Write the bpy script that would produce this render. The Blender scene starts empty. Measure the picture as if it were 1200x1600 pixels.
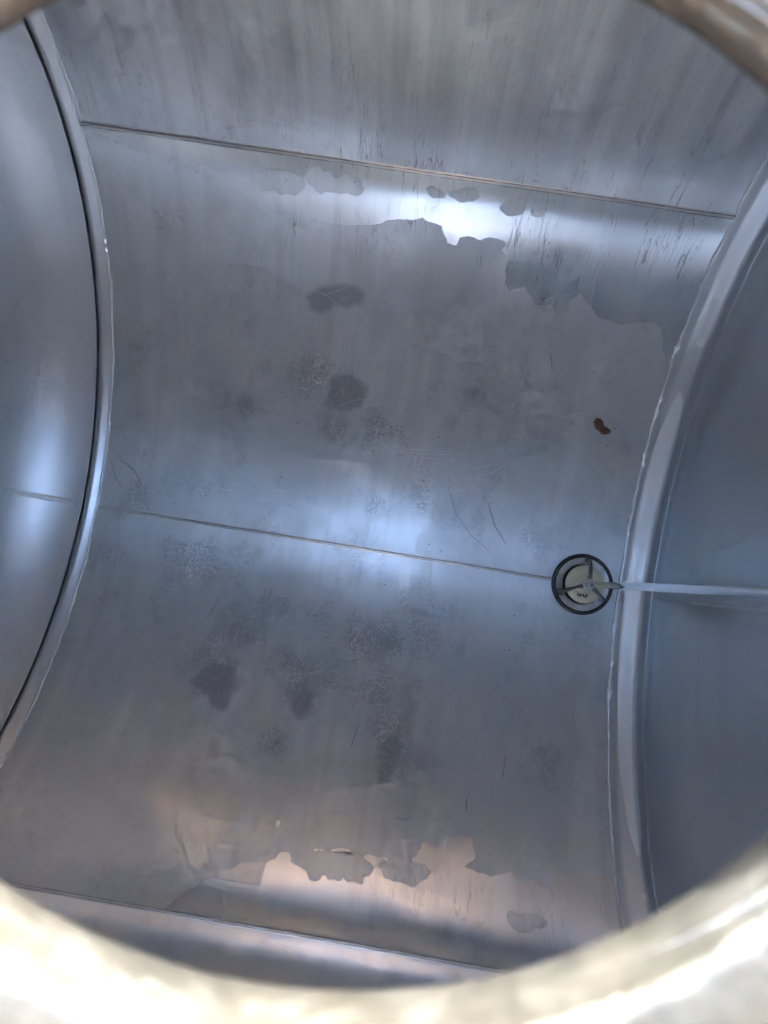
import bpy, bmesh, math, random
import numpy as np
from mathutils import Vector, Matrix, noise as mnoise

random.seed(7)
rng = np.random.default_rng(7)
SC = bpy.context.scene
COL = SC.collection
R = 0.9875                      # tank inner radius, axis along X at z = R
XL, XR = -0.9157, 0.6378        # circumferential welds
T_UP, T_LOW = 1.0891, -1.0729   # longitudinal seams (angle from the bottom)
RIM = (-0.0324, -0.0214, 0.2285)  # manhole centre x, y, mean radius
OVAL = (0.2326/.224, 0.2153/.224, 0.0635)   # slightly oval: scale along, scale across, turn
def hole_rho(X, Y):
    c, s = math.cos(OVAL[2]), math.sin(OVAL[2]); dx, dy = X-RIM[0], Y-RIM[1]
    return np.hypot((c*dx+s*dy)/OVAL[0], (-s*dx+c*dy)/OVAL[1])

# ------------------------------------------------------------------ helpers
def link(name, me, mats, parent=None):
    o = bpy.data.objects.new(name, me)
    COL.objects.link(o)
    if not isinstance(mats, (list, tuple)): mats = [mats]
    for m in mats: me.materials.append(m)
    if parent: o.parent = parent
    return o

def mesh_np(name, verts, faces, smooth=True):
    me = bpy.data.meshes.new(name)
    me.from_pydata([tuple(v) for v in verts], [], [tuple(f) for f in faces])
    if smooth: me.polygons.foreach_set('use_smooth', [True]*len(me.polygons))
    me.update()
    return me

def empty(name, loc, label, cat):
    o = bpy.data.objects.new(name, None); COL.objects.link(o)
    o.location = loc; o.empty_display_size = .1
    o['label'] = label; o['category'] = cat
    return o

def lathe(profile, n=96, closed=False):
    """profile of (r, z) -> verts, faces round the Z axis"""
    V, F = [], []
    m = len(profile)
    for i in range(n):
        a = 2*math.pi*i/n
        for r, z in profile: V.append((r*math.cos(a), r*math.sin(a), z))
    for i in range(n):
        j = (i+1) % n
        for k in range(m if closed else m-1):
            l = (k+1) % m
            F.append((i*m+k, j*m+k, j*m+l, i*m+l))
    return V, F

def tube(points, radii, n=16, cap=True):
    V, F = [], []
    P = [Vector(p) for p in points]
    if not isinstance(radii, (list, tuple)): radii = [radii]*len(P)
    up = Vector((0.3, 0.2, 1)) if abs((P[-1]-P[0]).normalized().z) < .8 else Vector((1, 0.1, 0))
    for i, p in enumerate(P):
        t = (P[min(i+1, len(P)-1)]-P[max(i-1, 0)]).normalized()
        a = t.cross(up).normalized(); b = t.cross(a).normalized()
        for k in range(n):
            an = 2*math.pi*k/n
            V.append(p+(a*math.cos(an)+b*math.sin(an))*radii[i])
    for i in range(len(P)-1):
        for k in range(n):
            l = (k+1) % n
            F.append((i*n+k, i*n+l, (i+1)*n+l, (i+1)*n+k))
    if cap:
        F.append(tuple(range(n))[::-1]); F.append(tuple((len(P)-1)*n+k for k in range(n)))
    return V, F

def merge(*parts):
    V, F = [], []
    for v, f in parts:
        b = len(V); V += list(v); F += [tuple(i+b for i in q) for q in f]
    return V, F

# ------------------------------------------------------------------ node helper
class NT:
    def __init__(s, name):
        s.m = bpy.data.materials.new(name); s.m.use_nodes = True
        s.t = s.m.node_tree; s.t.nodes.clear()
        s.out = s.n('ShaderNodeOutputMaterial')
        s.b = s.n('ShaderNodeBsdfPrincipled')
        s.l(s.b.outputs[0], s.out.inputs[0])
    def n(s, t, **k):
        x = s.t.nodes.new(t)
        for a, b in k.items(): setattr(x, a, b)
        return x
    def l(s, a, b): s.t.links.new(a, b)
    def val(s, x, sock):
        if isinstance(x, bpy.types.NodeSocket): s.l(x, sock)
        else: sock.default_value = x
    def math(s, op, a, b=0.0, c=0.0, clamp=False):
        x = s.n('ShaderNodeMath', operation=op, use_clamp=clamp)
        s.val(a, x.inputs[0]); s.val(b, x.inputs[1]); s.val(c, x.inputs[2])
        return x.outputs[0]
    def add(s, a, b): return s.math('ADD', a, b)
    def mul(s, a, b): return s.math('MULTIPLY', a, b)
    def sub(s, a, b): return s.math('SUBTRACT', a, b)
    def ramp(s, x, lo, hi, a=0.0, b=1.0, smooth=True):
        y = s.n('ShaderNodeMapRange', interpolation_type='SMOOTHSTEP' if smooth else 'LINEAR')
        s.val(x, y.inputs[0]); s.val(lo, y.inputs[1]); s.val(hi, y.inputs[2])
        s.val(a, y.inputs[3]); s.val(b, y.inputs[4])
        return y.outputs[0]
    def noise(s, vec, scale, detail=3.0, rough=.55, dist=0.0, off=(0, 0, 0), stretch=(1, 1, 1)):
        mp = s.n('ShaderNodeMapping'); s.l(vec, mp.inputs[0])
        mp.inputs['Scale'].default_value = stretch
        mp.inputs['Location'].default_value = off
        x = s.n('ShaderNodeTexNoise'); s.l(mp.outputs[0], x.inputs['Vector'])
        x.inputs['Scale'].default_value = scale; x.inputs['Detail'].default_value = detail
        x.inputs['Roughness'].default_value = rough; x.inputs['Distortion'].default_value = dist
        return x.outputs['Fac']
    def mixc(s, f, a, b):
        x = s.n('ShaderNodeMix', data_type='RGBA')
        s.val(f, x.inputs[0])
        for c, i in ((a, 6), (b, 7)):
            if isinstance(c, bpy.types.NodeSocket): s.l(c, x.inputs[i])
            else: x.inputs[i].default_value = (*c, 1)
        return x.outputs[2]
    def mixf(s, f, a, b): 
        x = s.n('ShaderNodeMix', data_type='FLOAT')
        s.val(f, x.inputs[0]); s.val(a, x.inputs[2]); s.val(b, x.inputs[3])
        return x.outputs[0]
    def attr(s, name):
        return s.n('ShaderNodeAttribute', attribute_name=name).outputs['Fac']

def simple(name, col, metal, rough, noise_scale=40, var=.12, bump=.0, bscale=120):
    t = NT(name)
    co = t.n('ShaderNodeTexCoord').outputs['Object']
    nz = t.noise(co, noise_scale, 4)
    c = t.mixc(t.ramp(nz, .3, .7), tuple(x*(1-var) for x in col), tuple(min(1, x*(1+var)) for x in col))
    t.l(c, t.b.inputs['Base Color'])
    t.b.inputs['Metallic'].default_value = metal
    t.l(t.ramp(nz, .3, .7, max(.03, rough-.08), rough+.08), t.b.inputs['Roughness'])
    if bump:
        bp = t.n('ShaderNodeBump'); bp.inputs['Strength'].default_value = 1; bp.inputs['Distance'].default_value = bump
        t.l(t.noise(co, bscale, 3), bp.inputs['Height']); t.l(bp.outputs[0], t.b.inputs['Normal'])
    return t.m

# ------------------------------------------------------------------ stain maps (surface coordinates: x along the tank, s = arc from the bottom, metres)
UPPER = [(0.66,.55),(0.616,0.676),(0.583,0.744),(0.555,0.771),(0.518,0.77),(0.482,0.75),(0.453,0.751),(0.424,0.759),(0.408,0.767),(0.382,0.788),(0.347,0.813),(0.325,0.801),(0.324,0.765),(0.308,0.749),(0.292,0.77),(0.29,0.795),(0.275,0.802),(0.261,0.79),(0.257,0.772),(0.239,0.766),(0.223,0.795),(0.202,0.813),(0.184,0.803),(0.167,0.79),(0.154,0.82),(0.143,0.889),(0.119,0.913),(0.096,0.93),(0.088,0.908),(0.06,0.9),(0.04,0.921),(0.019,0.907),(0.012,0.896),(-0.009,0.9),(-0.031,0.944),(-0.081,0.957),(-0.112,0.949),(-0.175,0.932),(-0.238,0.912),(-0.304,0.906),(-0.353,0.907),(-0.369,0.887),(-0.411,0.889),(-0.435,0.903),(-0.476,0.913),(-0.5,0.927),(-0.544,0.953),(-0.588,0.96),(-0.594,0.983),(-0.658,0.986),(-0.736,0.999),(-0.843,1.024),(-0.95,1.045)]
LOWER = [(-0.95,-1.22),(-.50,-1.20),(-.43,-1.09),(-.36,-1.0),(-.325,-.955),(-0.309,-0.94),(-0.27,-0.915),(-0.246,-0.905),(-0.224,-0.907),(-0.184,-0.883),(-0.176,-0.862),(-0.108,-0.874),(-0.096,-0.844),(-0.061,-0.835),(-0.015,-0.829),(0.025,-0.835),(0.071,-0.83),(0.103,-0.836),(0.148,-0.82),(0.163,-0.768),(0.209,-0.792),(0.226,-0.76),(0.254,-0.734),(0.283,-0.747),(0.291,-0.794),(0.27,-0.82),(0.328,-0.833),(0.351,-0.822),(0.382,-0.813),(0.39,-0.833),(0.413,-0.836),(0.437,-0.816),(0.451,-0.838),(0.477,-0.844),(0.492,-0.807),(0.532,-0.787),(0.571,-0.79),(0.626,-0.787),(.66,-.78)]
FILM_BLOBS = [(-0.062,-0.874,.05),(0.001,-0.866,.035),(0.105,-0.857,.03),(0.136,-0.857,.03),(0.039,0.907,.022),(0.102,0.917,.018),(0.129,1.02,.022),(0.193,1.01,.012),(0.394,-0.933,.022),(0.436,-0.925,.018),(-.33,1.015,.035),(-.26,1.02,.03),(-.44,1.0,.04),(.01,1.035,.03),(-.06,1.03,.02)]
CLEAN_BLOBS = [(-0.228,-0.796,.03), (-.37,-.915,.02)]
CLEAN_PATCH = [(-.625,-.756),(-.565,-.775),(-.53,-.772),(-.51,-.739),(-.478,-.723),(-.45,-.742),(-.412,-.749),(-.377,-.729),(-.343,-.733),(-.3,-.739),(-.297,-.784),(-.32,-.84),(-.345,-.885),(-.39,-.895),(-.43,-.86),(-.46,-.825),(-.50,-.79),(-.54,-.788)]

def poly_sd(px, ps, poly):
    P = np.array(poly); A = P; B = np.roll(P, -1, 0)
    d2 = np.full(px.shape, 1e9); inside = np.zeros(px.shape, bool)
    for a, b in zip(A, B):
        e = b-a; L = e@e+1e-12
        t = np.clip(((px-a[0])*e[0]+(ps-a[1])*e[1])/L, 0, 1)
        d2 = np.minimum(d2, (px-a[0]-t*e[0])**2+(ps-a[1]-t*e[1])**2)
        c = ((a[1] > ps) != (b[1] > ps)) & (px < (b[0]-a[0])*(ps-a[1])/(b[1]-a[1]+1e-12)+a[0])
        inside ^= c
    d = np.sqrt(d2)
    return np.where(inside, d, -d)

def film_field(x, s):
    sd = poly_sd(x, s, UPPER+LOWER)
    for bx, bs, br in FILM_BLOBS:
        sd = np.maximum(sd, br*(1+.5*fbm(x, s, 22, 3, .55, int(bx*999) % 97))-np.hypot((x-bx)*.8, (s-bs)*1.15))
    for bx, bs, br in CLEAN_BLOBS:
        sd = np.minimum(sd, np.hypot(x-bx, s-bs)-br)
    sd = np.minimum(sd, -poly_sd(x, s, CLEAN_PATCH))
    return np.clip(sd, -.15, .15)

# hand-placed worn / etched patches  (x, s, rx, rs, weight)
WORN = [(-0.451,-0.43,.07,.075,1),(-0.43,-.30,.09,.06,.8),(-0.215,-0.442,.06,.06,.95),(-.27,-.36,.09,.06,.7),(-0.016,-0.25,.07,.06,.85),(.098,-.25,.06,.07,.6),(-0.255,-0.595,.05,.05,.8),(0.051,-0.549,.05,.09,.95),
        (-0.229,0.44,.06,.07,.8),(-.54,.36,.06,.05,.75),(-.348,.48,.06,.08,.7),(0.151,0.53,.06,.09,.55),(-.25,.33,.07,.07,.8),(-.15,.36,.08,.07,.6),(-.02,.30,.09,.08,.5),(-.319,-.2,.13,.05,.6),(.195,-.143,.09,.04,.4),
        (-.6,-.10,.10,.05,.55),(-0.78,0.05,.06,.05,.6),(-.66,.08,.09,.06,.4),(.06,-.4,.10,.10,.5),(-.1,-.4,.08,.09,.5),(.05,.18,.12,.06,.3),(.33,.08,.1,.05,.35)]
def worn_field(x, s):
    w = np.zeros(x.shape)
    for a, b, ra, rb, k in WORN:
        w = np.maximum(w, k*np.exp(-(((x-a)/ra)**2+((s-b)/rb)**2)*1.0))
    return w
# darker, smoother wet patches with a crisp outline
DARK = [[(-.37,.70),(-.33,.735),(-.29,.755),(-.24,.75),(-.2,.735),(-.21,.70),(-.25,.672),(-.29,.69),(-.32,.65),(-.36,.66)],
        [(-.29,.40),(-.23,.385),(-.17,.40),(-.165,.47),(-.22,.50),(-.28,.48)],
        [(.04,-.15),(.09,-.152),(.145,-.158),(.15,-.172),(.10,-.168),(.05,-.163)],
        [(-.25,-.42),(-.2,-.41),(-.175,-.44),(-.185,-.50),(-.21,-.515),(-.24,-.47)],
        [(.03,-.5),(.075,-.49),(.085,-.55),(.06,-.62),(.03,-.66),(.02,-.58)],
        [(-.53,-.46),(-.47,-.39),(-.41,-.385),(-.40,-.44),(-.41,-.52),(-.45,-.50)]]
def dark_field(x, s):
    sd = np.full(x.shape, -.15)
    for p in DARK: sd = np.maximum(sd, poly_sd(x, s, p))
    return np.clip(sd, -.15, .15)

# ------------------------------------------------------------------ value noise for the surface maps (evaluated once per mesh vertex)
def vnoise(x, y, seed):
    def h(i, j):
        n = (i.astype(np.int64)*374761393+j.astype(np.int64)*668265263+seed*1442695041) & 0xffffffff
        n = ((n ^ (n >> 13))*1274126177) & 0xffffffff
        return ((n ^ (n >> 16)) & 0xffff)/65535.0
    i, j = np.floor(x), np.floor(y); u, v = x-i, y-j
    u = u*u*u*(u*(6*u-15)+10); v = v*v*v*(v*(6*v-15)+10)
    return (h(i, j)*(1-u)+h(i+1, j)*u)*(1-v)+(h(i, j+1)*(1-u)+h(i+1, j+1)*u)*v
def fbm(x, y, scale, octv=4, rough=.55, seed=0, sx=1., sy=1.):
    """fractal noise, mean 0, about -1..1"""
    c, s_ = .8, .6
    X, Y = x*scale*sx, y*scale*sy
    tot, amp, nrm = 0, 1., 0.
    for k in range(octv):
        tot = tot+amp*(vnoise(X+17.3*k, Y+9.1*k, seed+k)-.5); nrm += amp; amp *= rough
        X, Y = (c*X-s_*Y*1.0)*2.03 if sx == sy else X*2.03, (s_*X+c*Y)*2.03 if sx == sy else Y*2.03
    return tot/nrm*3.2
def sstep(v, a, b):
    t = np.clip((v-a)/(b-a), 0, 1); return t*t*(3-2*t)

# ------------------------------------------------------------------ metal
def tank_metal(name, kind):
    t = NT(name)
    uv = t.n('ShaderNodeUVMap', uv_map='UVMap').outputs[0]
    cloud = t.attr('cloud'); film = t.attr('film')
    streak = t.noise(uv, 1, 4, .52, .0, stretch=(21, .7, 1))
    brush = t.noise(uv, 1, 1, .6, 0, off=(3, 1, 0), stretch=(700, 12, 1))
    fine = t.noise(uv, 120, 3, .75)
    fm = t.ramp(film, -1.0, 1.0) if kind == 'shell' else t.ramp(film, -.0012, .0016)
    edge = t.ramp(t.math('ABSOLUTE', film), .0, 2.4, .8, 0) if kind == 'shell' else t.ramp(t.math('ABSOLUTE', film), .0, .004, 1, 0)
    base_clean = (.885, .90, .912); base_film = t.mixc(t.ramp(cloud, -.55, .55), (.64, .69, .72), (.885, .912, .93))
    haze_shade = t.attr('haze_shade') if kind == 'shell' else 0.0
    fmf = t.math('MAXIMUM', t.mul(fm, t.ramp(cloud, -.6, .6, .55, 1.0)), t.mul(haze_shade, .6)) if kind == 'shell' else t.mixf(fm, t.ramp(cloud, -.6, .6, .25, .5), .95)
    col = t.mixc(fmf, base_clean, base_film)
    col = t.mixc(t.mul(t.ramp(streak, .46, .72), t.ramp(cloud, -.4, .5, .06, .26)), col, (.50, .51, .52))
    if kind == 'shell':
        rough = t.mixf(fm, t.ramp(cloud, -.6, .6, .20, .23), t.ramp(cloud, -.6, .6, .41, .34))
        rough = t.add(rough, t.mul(haze_shade, .05))
    else:
        rough = t.mixf(fm, t.ramp(cloud, -.6, .6, .335, .31), t.ramp(cloud, -.6, .6, .46, .40))
    rough = t.add(rough, t.mul(t.sub(streak, .5), .05))
    rough = t.add(rough, t.mul(t.sub(fine, .5), .04))
    metal = t.mixf(fmf, 1.0, t.ramp(cloud, -.6, .6, .55, .84))
    col = t.mixc(t.mul(fm, t.ramp(fine, .48, .80, 0, .38)), col, (.93, .94, .95))
    h = t.add(t.mul(brush, .00008), t.mul(fine, t.mixf(fm, .00008, .00035)))
    if kind == 'shell':
        uw = t.n('ShaderNodeUVMap', uv_map='UVWarp').outputs[0]
        worn = t.attr('worn'); patch = t.attr('patch'); drip = t.attr('drip'); spk = t.attr('speck')
        sq = t.noise(uw, 1, 1, .5, 0, stretch=(110, 48, 1))
        sq2 = t.noise(uw, 1, 1, .5, 0, off=(4, 7, 0), stretch=(55, 105, 1))
        lines = t.math('MAXIMUM', t.ramp(t.math('ABSOLUTE', t.sub(sq, .5)), .01, .05, 1, 0),
                       t.ramp(t.math('ABSOLUTE', t.sub(sq2, .5)), .01, .045, 1, 0))
        etched = t.mul(t.mul(lines, worn), t.ramp(cloud, -.5, .3, .5, 1))
        vr = t.n('ShaderNodeTexVoronoi'); vr.inputs['Scale'].default_value = 26
        t.l(uv, vr.inputs['Vector'])
        speck = t.mul(t.ramp(vr.outputs['Distance'], .035, .08, 1, 0), t.ramp(spk, .6, .9))
        col = t.mixc(t.mul(etched, .8), col, (.95, .955, .96))
        col = t.mixc(t.mul(t.sub(worn, etched), .58), col, (.40, .43, .46))
        col = t.mixc(t.mul(patch, .6), col, (.36, .39, .42))
        rough = t.sub(rough, t.mul(patch, .03))
        mp = t.n('ShaderNodeMapping'); t.l(uv, mp.inputs[0]); mp.inputs['Rotation'].default_value = (0, 0, .22); mp.inputs['Scale'].default_value = (13, 230, 1)
        sn = t.n('ShaderNodeTexNoise'); t.l(mp.outputs[0], sn.inputs['Vector']); sn.inputs['Scale'].default_value = 1; sn.inputs['Detail'].default_value = 1
        fs = t.mul(t.ramp(sn.outputs['Fac'], .66, .74, 0, 1), t.mul(spk, .8))
        col = t.mixc(fs, col, (.95, .955, .96))
        col = t.mixc(t.mul(speck, .8), col, (.10, .10, .105))
        dl = t.noise(uv, 1, 2, .5, 0, off=(1, 5, 0), stretch=(42, 3.2, 1))
        dl2 = t.noise(uv, 1, 2, .5, 0, off=(6, 2, 0), stretch=(70, 4.5, 1))
        dline = t.math('MAXIMUM', t.ramp(t.math('ABSOLUTE', t.sub(dl, .5)), .0, .011, 1, 0), t.ramp(t.math('ABSOLUTE', t.sub(dl2, .47)), .0, .010, 1, 0))
        col = t.mixc(t.mul(t.mul(dline, drip), .6), col, (.20, .20, .21))
    if kind == 'head':
        col = t.mixc(fm, t.mixc(.5, col, (.66, .69, .72)), (.95, .96, .97))
    if kind == 'shell': col = t.mixc(t.mul(haze_shade, t.ramp(streak, .35, .7, .35, .85)), col, (.35, .39, .43))  # upper wall darkened in colour to stand in for dimmer light there
    col = t.mixc(t.mul(edge, .18), col, (.50, .50, .50))
    t.l(col, t.b.inputs['Base Color']); t.val(metal, t.b.inputs['Metallic']); t.l(rough, t.b.inputs['Roughness'])
    t.b.inputs['Specular IOR Level'].default_value = .4
    if kind == 'shell':
        tg = t.n('ShaderNodeTangent', direction_type='UV_MAP', uv_map='UVMap')
        t.l(tg.outputs[0], t.b.inputs['Tangent']); t.l(t.mixf(fm, .9, .82), t.b.inputs['Anisotropic'])
    bp = t.n('ShaderNodeBump'); bp.inputs['Strength'].default_value = 1; bp.inputs['Distance'].default_value = 1
    t.l(h, bp.inputs['Height']); t.l(bp.outputs[0], t.b.inputs['Normal'])
    return t.m

M_SHELL = tank_metal('stained_aluminium', 'shell')
M_HEAD = tank_metal('brushed_aluminium', 'head')
def plain_metal():
    t = NT('clean_aluminium')
    t.b.inputs['Base Color'].default_value = (.935, .94, .945, 1)
    t.b.inputs['Metallic'].default_value = 1; t.b.inputs['Roughness'].default_value = .28
    return t.m
M_PLAIN = plain_metal()
M_BEAD = simple('weld_bead_metal', (.92, .93, .94), 1, .14, 90, .05, .0014, 300)
M_SEAM = simple('ground_weld_metal', (.74, .76, .78), 1, .42, 60, .1, .0003, 200)
M_OUT = simple('outer_jacket_metal', (.55, .55, .55), .8, .45, 6, .1)
def rim_metal():
    t = NT('rim_metal')
    co = t.n('ShaderNodeTexCoord').outputs['Object']
    nz = t.noise(co, 22, 5, .6, 1.0); n2 = t.noise(co, 6, 3, .5, .6, off=(3, 1, 2))
    c = t.mixc(t.ramp(nz, .3, .7), (.062, .061, .054), (.108, .106, .095))
    c = t.mixc(t.mul(t.ramp(n2, .45, .7), .6), c, (.078, .074, .058))
    t.l(c, t.b.inputs['Base Color'])
    t.b.inputs['Metallic'].default_value = .7
    t.l(t.ramp(nz, .3, .7, .30, .42), t.b.inputs['Roughness'])
    bp = t.n('ShaderNodeBump'); bp.inputs['Strength'].default_value = 1; bp.inputs['Distance'].default_value = .004
    t.l(t.noise(co, 30, 3, .5, .5), bp.inputs['Height']); t.l(bp.outputs[0], t.b.inputs['Normal'])
    return t.m
M_RIM = rim_metal()

# ------------------------------------------------------------------ the tank
tank = empty('tank', (0, 0, 0), 'stained aluminium tanker compartment seen through its round manhole', 'tank')

def shell_r(t, x=None):
    """inner plate radius at angle t (and station x): seams draw the plates in a little, plates are never perfectly true"""
    k = np.zeros_like(t)
    for t0, a in ((T_UP, .0034), (T_LOW, .0040), (0.0, .0012)):
        k = k+a*np.exp(-np.abs((t-t0)/.045)**1.6)
    if x is not None:
        fade = np.clip(np.minimum(x-XL, XR-x)/.08, 0, 1)
        k = k-.0012*fade*fbm(x, np.sin(t)*R*1.4, 3.2, 3, .5, 11)
    return R-k

def build_shell():
    xs = np.arange(XL-.11, XR+.035, .006)
    t_f = np.radians(86)
    ts = np.concatenate([np.arange(-t_f, t_f, .0062), np.arange(t_f, 2*np.pi-t_f, .012)])
    nx, nt = len(xs), len(ts)
    X, T = np.meshgrid(xs, ts, indexing='ij')
    RR = shell_r(np.where(T > np.pi, T-2*np.pi, T), X)
    Y = RR*np.sin(T); Z = R-RR*np.cos(T)
    top = Z > R
    rho = hole_rho(X, Y)
    rh = RIM[2]+.004
    inhole = top & (rho < rh)
    idx = np.arange(nx*nt).reshape(nx, nt)
    i2 = np.roll(idx, -1, 1)
    quads = np.stack([idx[:-1], i2[:-1], i2[1:], idx[1:]], -1).reshape(-1, 4)
    fl = inhole.ravel()
    keep = ~fl[quads].all(1)
    quads = quads[keep]
    # snap hole vertices that survive on to the circle
    used = np.zeros(nx*nt, bool); used[quads.ravel()] = True
    snap = (fl & used).reshape(nx, nt)
    sc = np.where(snap, rh/np.maximum(rho, 1e-6), 1)
    Xs = np.where(snap, RIM[0]+(X-RIM[0])*sc, X); Ys = np.where(snap, RIM[1]+(Y-RIM[1])*sc, Y)
    Zs = np.where(snap, R+np.sqrt(np.maximum(R*R-Ys**2, 0)), Z)
    V = np.stack([Xs, Ys, Zs], -1).reshape(-1, 3)
    remap = -np.ones(nx*nt, int); remap[used] = np.arange(used.sum())
    V = V[used]; quads = remap[quads]
    me = bpy.data.meshes.new('shell')
    me.vertices.add(len(V)); me.vertices.foreach_set('co', V.ravel())
    me.loops.add(quads.size); me.loops.foreach_set('vertex_index', quads.ravel().astype(np.int32))
    me.polygons.add(len(quads))
    me.polygons.foreach_set('loop_start', np.arange(0, quads.size, 4, dtype=np.int32))
    me.polygons.foreach_set('loop_total', np.full(len(quads), 4, dtype=np.int32))
    me.update(calc_edges=True); me.validate()
    me.polygons.foreach_set('use_smooth', [True]*len(me.polygons))
    Tw = np.where(T > np.pi, T-2*np.pi, T)
    xf = X.ravel()[used]; sf = (Tw*R).ravel()[used]
    uvl = me.uv_layers.new(name='UVMap')
    vi = np.empty(len(me.loops), np.int32); me.loops.foreach_get('vertex_index', vi)
    uvl.data.foreach_set('uv', np.stack([xf[vi], sf[vi]], -1).ravel())
    uw = s_uv = np.stack([xf+.016*fbm(xf, sf, 14, 3, .55, 21), sf+.016*fbm(xf, sf, 14, 3, .55, 31)], -1)
    uv2 = me.uv_layers.new(name='UVWarp'); uv2.data.foreach_set('uv', uw[vi].ravel())
    drip = np.clip(np.minimum((sf-.80)/.08, (1.18-sf)/.1), 0, 1)*np.clip((xf+.55)/.15, 0, 1)
    drip += .8*np.clip(np.minimum((-sf-.80)/.08, (1.02+sf)/.1), 0, 1)*np.clip((xf+.2)/.3, 0, 1)
    drip += .55*(sf > 1.1)
    drip *= sstep(fbm(xf, sf, 12, 3, .5, 41, 2.2, .5), -.35, .45)
    soft = .0030+.002*fbm(xf, sf, 8, 3, .6, 58)+.10*sstep(-xf, .44, .62)*(sf > 0)+.05*sstep(-xf, .30, .42)*(sf < 0)
    film = film_field(xf, sf)+.0055*fbm(xf, sf, 34, 4, .6, 51)
    film = np.clip(film/soft, -3, 3)
    aw = T_UP*R; lw = T_LOW*R
    haze_shade = sstep(sf, aw+.02, aw+.25)*(.7+.3*fbm(xf, sf, 3, 4, .6, 55, 3, .4))
    haze_shade = np.clip(haze_shade, 0, 1)
    film = np.where((sf < -.69) & (sf > -.96) & (xf < -.20), np.maximum(film, -.04), film)     # half-washed patches keep a thin film
    film = np.where(sf < lw-.001, -3.0, film)
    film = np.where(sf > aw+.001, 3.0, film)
    w0 = worn_field(xf, sf)
    worn = sstep(w0+.55*fbm(xf, sf, 9, 5, .7, 61, 1.2, .9)+.12*sstep(-np.abs(sf), -.7, -.45), .16, .80)
    drk = sstep(dark_field(xf, sf)+.012*fbm(xf, sf, 16, 3, .5, 71), -.006, .016)
    patch = np.maximum(.55*sstep(w0+.5*fbm(xf, sf, 20, 4, .6, 81, 1.3, .8), .62, 1.05), drk)
    cloud = fbm(xf, sf, 4.5, 6, .6, 91, 1.5, .8)
    spk = sstep(fbm(xf, sf, 7, 3, .6, 95), -.15, .35)*sstep(-np.abs(sf-.1), -.75, -.4)
    for n_, d in (('film', film), ('worn', worn), ('patch', patch), ('drip', drip), ('cloud', cloud), ('speck', spk), ('haze_shade', haze_shade)):
        a = me.attributes.new(n_, 'FLOAT', 'POINT'); a.data.foreach_set('value', d.astype(np.float32))
    ob = link('shell', me, [M_SHELL, M_PLAIN], tank)
    mid = np.abs(Tw).ravel()[used][quads[:, 0]] > np.radians(100)
    me.polygons.foreach_set('material_index', mid.astype(np.int32))
    return ob
shell = build_shell()

def build_jacket():
    """outer skin of the tank, 12 mm outside the inner plate"""
    V, F = [], []
    Ro = R+.11; xs = [XL-.12+i*(XR-XL+.25)/60 for i in range(61)]; nt = 240
    for x in xs:
        for k in range(nt):
            t = 2*math.pi*k/nt; V.append([x, Ro*math.sin(t), R-Ro*math.cos(t)])
    for i in range(60):
        for k in range(nt):
            l = (k+1) % nt
            q = (i*nt+k, (i+1)*nt+k, (i+1)*nt+l, i*nt+l)
            if all(V[j][2] > R and hole_rho(V[j][0], V[j][1]) < RIM[2]+.05 for j in q): continue
            F.append(q)
    me = mesh_np('jacket', V, F); link('outer_jacket', me, M_OUT, tank)
build_jacket()

# ------------------------------------------------------------------ end heads: profile of (u outward from the weld, o inward offset)
def head_mesh(profile, x0, sgn, nt=420, field=None, uvname='UVMap'):
    V, F, UV, FA = [], [], [], []
    L = [0.0]
    for (u0, o0), (u1, o1) in zip(profile[:-1], profile[1:]): L.append(L[-1]+math.hypot(u1-u0, o1-o0))
    n = len(profile)
    for k in range(nt):
        t = 2*math.pi*k/nt
        for j, (u, o) in enumerate(profile):
            r = R-o
            V.append((x0+sgn*u, r*math.sin(t), R-r*math.cos(t)))
            tt = t if t <= math.pi else t-2*math.pi
            UV.append((L[j]+3, tt*R)); FA.append(field(L[j], tt*R) if field else -.15)
    for k in range(nt):
        l = (k+1) % nt
        for j in range(n-1):
            q = (k*n+j, l*n+j, l*n+j+1, k*n+j+1)
            F.append(q if sgn > 0 else q[::-1])
    me = mesh_np('head', V, F)
    uvl = me.uv_layers.new(name=uvname)
    for lp in me.loops: uvl.data[lp.index].uv = UV[lp.vertex_index]
    # planar coordinates on the large face read better than polar ones
    a = me.attributes.new('film', 'FLOAT', 'POINT'); a.data.foreach_set('value', np.array(FA, np.float32))
    U = np.array(UV); a = me.attributes.new('cloud', 'FLOAT', 'POINT'); a.data.foreach_set('value', fbm(U[:, 0], U[:, 1], 5, 4, .6, 17).astype(np.float32))
    return me

def planar_uv(me):
    uvl = me.uv_layers['UVMap']
    for lp in me.loops:
        v = me.vertices[lp.vertex_index].co
        uvl.data[lp.index].uv = (v.y+5, v.z)

def arc(cx, cy, r, a0, a1, n):
    return [(cx+r*math.cos(math.radians(a0+(a1-a0)*i/n)), cy+r*math.sin(math.radians(a0+(a1-a0)*i/n))) for i in range(n+1)]

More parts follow.
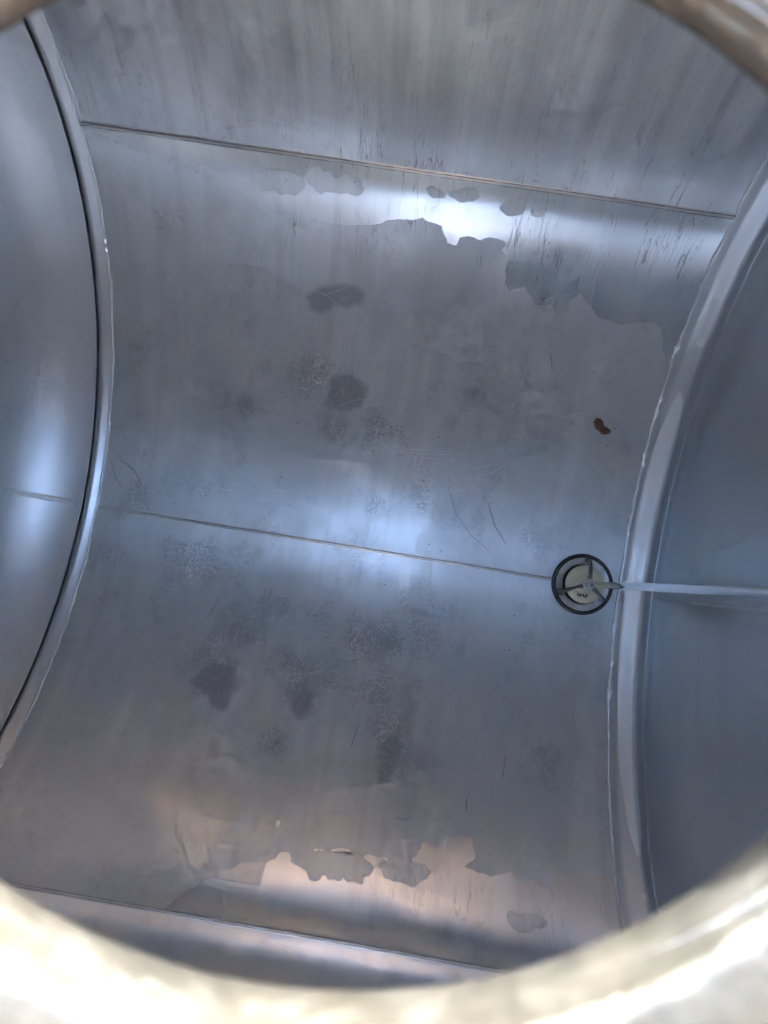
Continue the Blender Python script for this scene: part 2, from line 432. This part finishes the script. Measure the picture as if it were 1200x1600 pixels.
# left end: flange that dives behind the free edge of a dished plate
fl = [(-.004, .001), (.000, .004)]+[(u, .003+.44*u if u <= .018 else .003+.44*u-32*(u-.018)**2) for u in [.002*i for i in range(1, 22)]]+[(.055, -.012), (.08, -.014)]
link('end_flange', head_mesh(fl, XL, -1), M_HEAD, tank)
def dish(u0, o0, depth, n=40, a=1.0):
    # from the edge (u0,o0) to the axis: shallow outward dish
    out = []
    for i in range(n+1):
        f = i/n; o = o0+(R-.002-o0)*f
        out.append((u0+depth*(1-(1-f)**2)*a, o))
    return out
def big_knuckle(u0, o0, rad, p0, p1, n=40):
    q = math.radians(p0)
    return [(u0+rad*(math.sin(p)-math.sin(q)), o0+rad*(math.cos(q)-math.cos(p))) for p in [math.radians(p0+(p1-p0)*i/n) for i in range(n+1)]]
lk = big_knuckle(.0412, .01451, .45, 12, 70, 110)
lface = lk+[(lk[-1][0]+.10*(1-(1-f)**2), lk[-1][1]+(R-.002-lk[-1][1])*f) for f in [i/24 for i in range(1, 25)]]
edge = [(.106, -.020), (.102, .002), (.096, .0105), (.060, .0112), (.0404, .0112), (.0397, .0113), (.0395, .0135), (.0395, .0141), (.0399, .01420), (.0406, .01438)]
link('dished_end', head_mesh(edge+lface, XL, -1, field=lambda l, q: -.15), M_HEAD, tank)

# right end: cylindrical flange, knuckle, dished face
RPATCH = [(.035, .56), (.045, .60), (.06, .58), (.075, .50), (.085, .2), (.085, -.3), (.085, -.66), (.075, -.72), (.06, -.735), (.045, -.66), (.03, -.5), (.02, -.2), (.015, .2), (.02, .42)]
def rfield(l, s):
    a = np.array([l]); b = np.array([s])
    sd = poly_sd(a, b, RPATCH)[0]
    for bx, bs, br in ((.055, .74, .014), (.07, -.83, .013), (.09, -.835, .013), (.1, -.88, .014)):
        sd = max(sd, br-math.hypot(l-bx, s-bs))
    return max(-.15, min(.15, sd))
def flange_o(u):
    # gently crowned ring that turns down into the crease
    return .005+.10*u+.012*sstep(np.array([u]), .015, .070)[0]-.10*sstep(np.array([u]), .055, .135)[0]
rp = [(-.004, .001)]+[(u, flange_o(u)) for u in [.0022*i for i in range(0, 52)]]
last = rp[-1]
face = [(last[0]+.0015, last[1]+.001), (last[0]+.003, last[1]+.006), (last[0]+.005, last[1]+.014), (last[0]+.009, last[1]+.028)]
link('knuckled_end', head_mesh(rp+face+dish(last[0]+.010, last[1]+.03, .16), XR, 1, field=rfield), M_HEAD, tank)

# ------------------------------------------------------------------ welds
def circ_bead(x0, r0, seed, wr):
    rnd = random.Random(seed)
    nt = 1500; n = 7; V, F = [], []
    bump = [rnd.uniform(.5, 1.4) for _ in range(nt)]
    big = [1.0]*nt
    for _ in range(60):
        c = rnd.randrange(nt); w = rnd.randint(2, 5); s = rnd.uniform(1.3, 2.1)
        for k in range(-w, w+1): big[(c+k) % nt] = max(big[(c+k) % nt], s*(1-abs(k)/(w+1)*.5))
    for k in range(nt):
        t = 2*math.pi*k/nt
        b = wr*(.55+.3*bump[k//3*3 % nt]+.15*bump[k])*big[k]
        wx = .0012*math.sin(k*.11+seed)+.0008*math.sin(k*.37)
        for j in range(n):
            a = math.pi*j/(n-1)
            r = r0-b*.75*math.sin(a)+.0005
            V.append((x0+wx+b*math.cos(a), r*math.sin(t), R-r*math.cos(t)))
    for k in range(nt):
        l = (k+1) % nt
        for j in range(n-1): F.append((k*n+j, k*n+j+1, l*n+j+1, l*n+j))
    return mesh_np('bead', V, F)
link('weld_bead', circ_bead(XL+.003, R-.001, 3, .0040), M_BEAD, tank)
link('weld_bead', circ_bead(XR-.001, R-.001, 5, .0048), M_BEAD, tank)

def seam_metal():
    """weld strip with darker lines along both toes"""
    t = NT('dark_toed_weld')
    ac = t.attr('across'); co = t.n('ShaderNodeTexCoord').outputs['Object']
    nz = t.noise(co, 45, 3)
    g = t.mul(t.ramp(t.math('ABSOLUTE', t.sub(ac, .62)), .0, .26, 1, 0), t.ramp(nz, .3, .6, .45, 1))
    t.l(t.mixc(t.mul(g, .9), (.80, .82, .84), (.10, .11, .12)), t.b.inputs['Base Color'])
    t.b.inputs['Metallic'].default_value = .8
    t.l(t.ramp(nz, .3, .7, .3, .5), t.b.inputs['Roughness'])
    return t.m
M_DARK_TOE = seam_metal()
def long_seam(t0, w, hgt, seed):
    prof = [(-1.25, -.3), (-.95, .15), (-.8, .5), (-.62, .3), (-.45, .75), (-.2, 1), (0, .9), (.2, 1), (.45, .75), (.62, .3), (.8, .5), (.95, .15), (1.25, -.3)]
    V, F, A = [], [], []
    nx = 520; n = len(prof)
    xs = np.linspace(XL, XR, nx)
    rs = shell_r(np.full(nx, t0), xs)
    for i, x in enumerate(xs):
        k = 1+.25*mnoise.noise(Vector((x*30, seed, 0)))
        off = .0006*mnoise.noise(Vector((x*12, seed, 3)))
        for (a, b) in prof:
            t = t0+(a*w+off)/R
            r = rs[i]-b*hgt*k
            V.append((x, r*math.sin(t), R-r*math.cos(t))); A.append(abs(a))
    for i in range(nx-1):
        for j in range(n-1): F.append((i*n+j, (i+1)*n+j, (i+1)*n+j+1, i*n+j+1))
    me = mesh_np('seam', V, F)
    a = me.attributes.new('across', 'FLOAT', 'POINT'); a.data.foreach_set('value', np.array(A, np.float32))
    return me
link('weld_seam', long_seam(T_UP, .0068, .0024, 1), M_DARK_TOE, tank)
link('weld_seam', long_seam(0.0, .0048, .0016, 2), M_DARK_TOE, tank)
link('weld_seam', long_seam(T_LOW, .0055, .0020, 3), M_DARK_TOE, tank)

SCR = [[(-0.141, 0.322), (-0.064, 0.309), (0.011, 0.314), (0.094, 0.321)], [(-0.128, 0.297), (-0.023, 0.291), (0.07, 0.294), (0.153, 0.3)], [(-0.081, 0.301), (0.012, 0.302), (0.123, 0.316)],
       [(0.157, 0.276), (0.201, 0.296), (0.243, 0.318)], [(0.104, 0.201), (0.166, 0.224)], [(0.153, 0.247), (0.222, 0.281), (0.271, 0.319)], [(0.089, -0.006), (0.092, -0.047), (0.102, -0.087)], [(0.088, -0.019), (0.082, -0.067)],
       [(-0.078, -0.354), (-0.016, -0.348), (0.039, -0.35)], [(-0.21, -0.38), (-0.159, -0.364)], [(-0.17, 0.072), (-0.105, 0.026), (-0.053, 0.006)], [(-0.373, 0.726), (-0.311, 0.709), (-0.284, 0.695)], [(-0.32, 0.707), (-0.252, 0.743)],
       [(0.013, 0.417), (0.102, 0.437), (0.211, 0.441)], [(0.377, 0.855), (0.385, 0.776)], [(-0.223, 0.377), (-0.108, 0.353)], [(-0.275, -0.995), (-0.257, -1.056)], [(-0.262, 0.39), (-0.202, 0.427), (-0.139, 0.442)]]
MARK = [[(0.101, 0.22), (0.135, 0.149), (0.188, 0.091), (0.251, 0.05)], [(0.223, 0.192), (0.252, 0.13), (0.294, 0.08)], [(-0.895, 0.139), (-0.876, 0.095), (-0.853, 0.069)], [(-0.875, 0.152), (-0.822, 0.122), (-0.785, 0.071)],
        [(-0.045, -0.494), (-0.054, -0.567)], [(0.359, -0.514), (0.354, -0.575)], [(0.264, -0.642), (0.264, -0.68)], [(-0.5, -0.2), (-0.521, -0.27)], [(-0.358, -0.158), (-0.367, -0.206)], [(0.333, 0.866), (0.335, 0.827)], [(0.312, 0.646), (0.329, 0.594)]]
def surface_lines(name, lines, w, seed, extra, mat):
    rnd = random.Random(seed)
    lines = list(lines)
    for _ in range(extra):
        x, s_ = rnd.uniform(-.7, .45), rnd.gauss(.1, .28); a = rnd.choice([rnd.gauss(.1, .3), rnd.gauss(1.6, .5)]); L = rnd.uniform(.012, .06)
        c = rnd.uniform(-.2, .2)
        lines.append([(x, s_), (x+.5*L*math.cos(a), s_+.5*L*math.sin(a)), (x+L*math.cos(a+c), s_+L*math.sin(a+c))])
    for ln in lines:
        P = []
        for (a, b) in zip(ln[:-1], ln[1:]):
            for i in range(6): P.append((a[0]+(b[0]-a[0])*i/6, a[1]+(b[1]-a[1])*i/6))
        V, F = [], []; base = 0
        P.append(ln[-1]); k = rnd.uniform(.6, 1.2)
        for i, p in enumerate(P):
            q0, q1 = P[max(i-1, 0)], P[min(i+1, len(P)-1)]
            dx, ds = q1[0]-q0[0], q1[1]-q0[1]; L = math.hypot(dx, ds)+1e-9
            ww = w*k*(.25+.75*math.sin(math.pi*min(max(i/(len(P)-1), .02), .98))**.5)*(1+.4*mnoise.noise(Vector((p[0]*90, p[1]*90, seed))))
            for sg in (-1, 1):
                x = p[0]-ds/L*ww*sg; t = (p[1]+dx/L*ww*sg+.0012*mnoise.noise(Vector((p[0]*50, 3, p[1]*50))))/R
                rr = float(shell_r(np.array([t]), np.array([x]))[0])-.0007
                V.append((x, rr*math.sin(t), R-rr*math.cos(t)))
        for i in range(len(P)-1): F.append((base+2*i, base+2*i+2, base+2*i+3, base+2*i+1))
        link(name, mesh_np(name, V, F), mat, shell)
M_SCR = simple('bright_scratch', (.95, .955, .96), .35, .42, 200, .03)
M_MARK = simple('dark_smear', (.46, .48, .50), .6, .45, 200, .2)
surface_lines('scratch', SCR, .0008, 4, 60, M_SCR)
surface_lines('smear', MARK, .0019, 8, 0, M_MARK)

# seams up the middle of the two ends
def end_seam(prof, x0, sgn, w=.012, h=.002):
    V, F = [], []
    cs = [(-1, -.3), (-.6, .8), (-.25, 1), (0, .35), (.25, 1), (.6, .8), (1, -.3)]; n = len(cs)
    pts = [(u, o) for u, o in prof]
    fine = []
    for (u0, o0), (u1, o1) in zip(pts[:-1], pts[1:]):
        for i in range(6): fine.append((u0+(u1-u0)*i/6, o0+(o1-o0)*i/6))
    for i, (u, o) in enumerate(fine):
        p = fine[max(i-1, 0)]; q = fine[min(i+1, len(fine)-1)]
        du, do = q[0]-p[0], q[1]-p[1]; L = math.hypot(du, do)
        nu, no = -do/L, du/L                    # points into the compartment
        k = 1+.2*mnoise.noise(Vector((o*40, 1, x0)))
        for a, b in cs:
            V.append((x0+sgn*(u+nu*b*h*k), a*w*k, o+no*b*h*k+.0005))
    for i in range(len(fine)-1):
        for j in range(n-1): F.append((i*n+j, i*n+j+1, (i+1)*n+j+1, (i+1)*n+j))
    return mesh_np('end_seam', V, F)
link('end_seam', end_seam(lface[2:110:3], XL, -1, .008, .0008), M_SEAM, tank)
link('end_seam', end_seam([face[1], face[-1]]+dish(last[0]+.010, last[1]+.03, .16)[:22], XR, 1, .013, .0010), M_SEAM, tank)

# ------------------------------------------------------------------ manhole ring
def build_ring():
    r0 = RIM[2]
    prof = [(r0+.012, 1.938), (r0+.004, 1.936), (r0+.001, 1.939), (r0, 1.944), (r0+.003, 1.952), (r0+.006, 1.958)]
    prof += [(r0+.0065+.010*(1-math.cos(a)), 1.960+.010*math.sin(a)) for a in [math.radians(d) for d in (15, 30, 45, 60, 75, 90)]]
    prof += [(r0+.022, 1.9715), (r0+.035, 1.974), (r0+.055, 1.977), (r0+.085, 1.979), (r0+.105, 1.978), (r0+.112, 1.974), (r0+.114, 1.968), (r0+.114, 1.93)]
    V, F = lathe(prof, 200)
    return link('manhole_ring', mesh_np('ring', V, F), M_RIM, tank)
ring = build_ring(); ring.location = (RIM[0], RIM[1], 0); ring.scale = (OVAL[0], OVAL[1], 1); ring.rotation_euler = (0, 0, OVAL[2])

M_DARK = simple('dark_cast_metal', (.25, .265, .28), .85, .38, 60, .25, .0004, 300)

# open lid, added unseen as a tan reflector to warm the lower wall
M_REFLECTOR = simple('tan_reflector', (.50, .31, .16), 0, .55, 14, .15)
def build_reflector():
    V, F = lathe([(.0005, .030), (.10, .029), (.20, .020), (.278, .004), (.298, -.006), (.305, -.006), (.305, .0), (.284, .016), (.20, .034), (.0005, .044)], 96)
    o = link('added_reflector_lid', mesh_np('reflector_lid', V, F), M_REFLECTOR, tank)
    o.rotation_euler = (math.radians(94), 0, 0)
    o.location = (RIM[0]+.13, -.350, 2.305)
    V, F = merge(tube([(-.07, 0, 0), (.07, 0, 0)], .012, 16), tube([(0, 0, 0), (0, -.005, .06)], .016, 12))
    h = link('reflector_hinge', mesh_np('reflector_hinge', V, F), M_DARK, tank); h.location = (RIM[0]+.13, -.362, 1.985)  # unseen as well, added along with the reflector
build_reflector()

# ------------------------------------------------------------------ bottom valve
VX, VY = .5285, -.001
valve = empty('drain_valve', (VX, VY, 0), 'round bottom valve with cream disc under a three armed dark cage', 'valve')
M_FLANGE = simple('valve_flange_metal', (.72, .74, .76), .85, .42, 50, .2, .0003, 200)
M_CREAM = simple('cream_plastic', (.95, .88, .66), 0, .45, 40, .06)
M_BLACK = simple('matte_black', (.012, .012, .014), 0, .6, 40, .2)
M_HUB = simple('bare_hub_metal', (.85, .84, .80), .7, .4, 40, .06)
def part(name, vf, mat, parent=valve, smooth=True):
    return link(name, mesh_np(name, *vf, smooth=smooth), mat, parent)
M_RING = simple('dark_ring_metal', (.07, .075, .085), .6, .36, 60, .25, .0004, 300)
part('outer_ring', lathe([(.0880, -.002), (.0885, .008), (.0865, .0130), (.0825, .0148), (.0775, .0128), (.0765, .0105), (.0763, .002)], 96), M_RING)
part('flange', lathe([(.0768, .0112), (.072, .0098), (.064, .0086), (.058, .0080), (.0570, .0065), (.0568, .001)], 96), M_FLANGE)
part('dark_hole_disc', lathe([(.0575, .0045), (.03, .0042), (.0005, .004)], 64), M_BLACK)  # black disc paints in the dark of the drain hole
disc = part('disc', lathe([(.030, .006), (.050, .026), (.0535, .0275), (.0545, .0300), (.0545, .0345), (.0530, .0362), (.030, .0372), (.0255, .0372), (.0245, .0395), (.0235, .0415), (.014, .0425), (.0005, .0425)], 96), M_CREAM)
for sx in (-.012, .004):
    p = [(sx-.005, -.029, .0375), (sx-.0035, -.034, .0405), (sx, -.036, .041), (sx+.0035, -.034, .0405), (sx+.005, -.029, .0375)]
    part('clip', tube(p, .0016, 8), M_BLACK, disc)
HZ = .082
part('hub', lathe([(.0085, HZ-.012), (.0135, HZ-.010), (.0165, HZ-.002), (.0165, HZ+.003), (.0145, HZ+.0055), (.0105, HZ+.0055), (.0090, HZ+.003), (.0085, HZ-.006), (.0003, HZ-.008)], 48), M_HUB)
for deg in (83, 206, 328):
    a = math.radians(deg); c, s = math.cos(a), math.sin(a)
    P = [(r*c, r*s, z) for r, z in ((.013, HZ-.003), (.024, HZ-.006), (.042, HZ-.020), (.060, .040), (.068, .022), (.0705, .0085))]
    part('cage_arm', tube(P, [.0058, .0056, .0054, .0056, .0062, .0075], 14), M_DARK)
    foot = [(.0705*c-.011*s, .0705*s+.011*c, .013), (.0705*c, .0705*s, .0125)]
    part('arm_foot', tube(foot, [.0062, .0070], 12), M_DARK)
part('spindle', tube([(.012, 0, HZ-.006), (.010, 0, HZ+.02), (.002, 0, .160)], [.0055, .0055, .0058], 16), M_DARK)

# ------------------------------------------------------------------ operating rod
rod = empty('valve_rod', (VX, VY, .152), 'slim bare metal rod rising from the bottom valve to the tank roof', 'rod')
M_ROD = simple('rod_metal', (.76, .77, .78), 1, .13, 5, .05)
link('tube', mesh_np('tube', *tube([(0, 0, 0), (0.001, -.001, .012), (.002, -.006, .6), (.004, -.010, 1.0), (.004, -.016, 1.822)], [.0055, .0086, .0086, .0086, .0086], 32)), M_ROD, rod)
cl = link('collar', mesh_np('collar', *lathe([(.0108, 1.74), (.022, 1.745), (.024, 1.78), (.024, 1.806)], 32)), M_DARK, rod); cl.location = (.004, -.016, 0)

# ------------------------------------------------------------------ brown scrap on the upper slope
def build_scrap():
    bm = bmesh.new(); bmesh.ops.create_icosphere(bm, subdivisions=4, radius=1)
    for v in bm.verts:
        p = v.co.copy()
        k = 1+.22*mnoise.noise(p*1.7+Vector((3, 1, 5)))+.10*mnoise.noise(p*4.5)
        x, y, z = p*k
        waist = 1-.28*math.exp(-((x-.05)/.3)**2)+(.12 if x < 0 else 0)*min(1, -x)
        v.co = (x*.0285, (y*waist)*.0145+.006*x*x, max(z, -.55)*.0085*waist+.0048)
    me = bpy.data.meshes.new('scrap'); bm.to_mesh(me); bm.free()
    me.polygons.foreach_set('use_smooth', [True]*len(me.polygons))
    t = NT('dry_brown_leaf')
    co = t.n('ShaderNodeTexCoord').outputs['Object']
    nz = t.noise(co, 140, 4, .6, .5)
    t.l(t.mixc(t.ramp(nz, .3, .7), (.12, .062, .036), (.36, .20, .125)), t.b.inputs['Base Color'])
    t.b.inputs['Roughness'].default_value = .5
    bp = t.n('ShaderNodeBump'); bp.inputs['Distance'].default_value = .003
    t.l(t.noise(co, 220, 4), bp.inputs['Height']); t.l(bp.outputs[0], t.b.inputs['Normal'])
    o = link('brown_scrap', me, t.m)
    ang = .458/R
    o.location = (.496, R*math.sin(ang), R-R*math.cos(ang))
    o.rotation_euler = Matrix.Rotation(ang, 3, 'X').to_euler()
    o.rotation_euler = (Matrix.Rotation(ang, 3, 'X') @ Matrix.Rotation(math.radians(-38), 3, 'Z')).to_euler()
    o['label'] = 'small crumpled brown scrap lying on the grey tank wall'; o['category'] = 'debris'
build_scrap()

# ------------------------------------------------------------------ light
SUN_EL, SUN_AZ = 22.0, 84.0     # azimuth: direction TO the sun, degrees from +X towards +Y
world = bpy.data.worlds.new('World'); SC.world = world; world.use_nodes = True
wn = world.node_tree; wn.nodes.clear()
sky = wn.nodes.new('ShaderNodeTexSky'); sky.sky_type = 'NISHITA'; sky.sun_disc = False; sky.dust_density = 3.0; sky.air_density = 1.0; sky.ozone_density = 1.0
sky.sun_elevation = math.radians(SUN_EL)
sky.sun_rotation = math.radians(90-SUN_AZ)
bg = wn.nodes.new('ShaderNodeBackground'); bg.inputs[1].default_value = .15
wo = wn.nodes.new('ShaderNodeOutputWorld')
wn.links.new(sky.outputs[0], bg.inputs[0]); wn.links.new(bg.outputs[0], wo.inputs[0])
sd = bpy.data.lights.new('sun', 'SUN'); sd.energy = 2.0; sd.angle = math.radians(.5); sd.color = (1, .97, .92)
so = bpy.data.objects.new('sun', sd); COL.objects.link(so)
el, az = math.radians(SUN_EL), math.radians(SUN_AZ)
to_sun = Vector((math.cos(el)*math.cos(az), math.cos(el)*math.sin(az), math.sin(el)))
so.rotation_euler = to_sun.to_track_quat('Z', 'Y').to_euler()
so.location = to_sun*5

# ------------------------------------------------------------------ camera
cd = bpy.data.cameras.new('camera'); co = bpy.data.objects.new('camera', cd); COL.objects.link(co)
rot = Matrix(((0.98714046, -0.15664187, 0.03189113), (0.15888112, 0.98339336, -0.08771712), (-0.01762135, 0.09165602, 0.9956348)))
co.matrix_world = Matrix.Translation((0, -.0814, 2.25)) @ rot.to_4x4()
cd.sensor_fit = 'VERTICAL'; cd.sensor_height = 34.6; cd.lens = 34.6*1200/1600
cd.clip_start = .02; cd.clip_end = 100
cd.dof.use_dof = True; cd.dof.focus_distance = 2.1; cd.dof.aperture_fstop = cd.lens/5.2
SC.camera = co

SC.render.engine = 'CYCLES'
cy = SC.cycles
cy.use_denoising = True; cy.max_bounces = 40; cy.glossy_bounces = 40; cy.diffuse_bounces = 40
cy.use_guiding = False; cy.use_adaptive_sampling = True; cy.adaptive_threshold = .03
cy.sample_clamp_indirect = 1.0; cy.sample_clamp_direct = 0
SC.view_settings.view_transform = 'Standard'; SC.view_settings.look = 'None'
SC.view_settings.exposure = 4.75; SC.view_settings.gamma = 1
SC.view_settings.use_curve_mapping = False
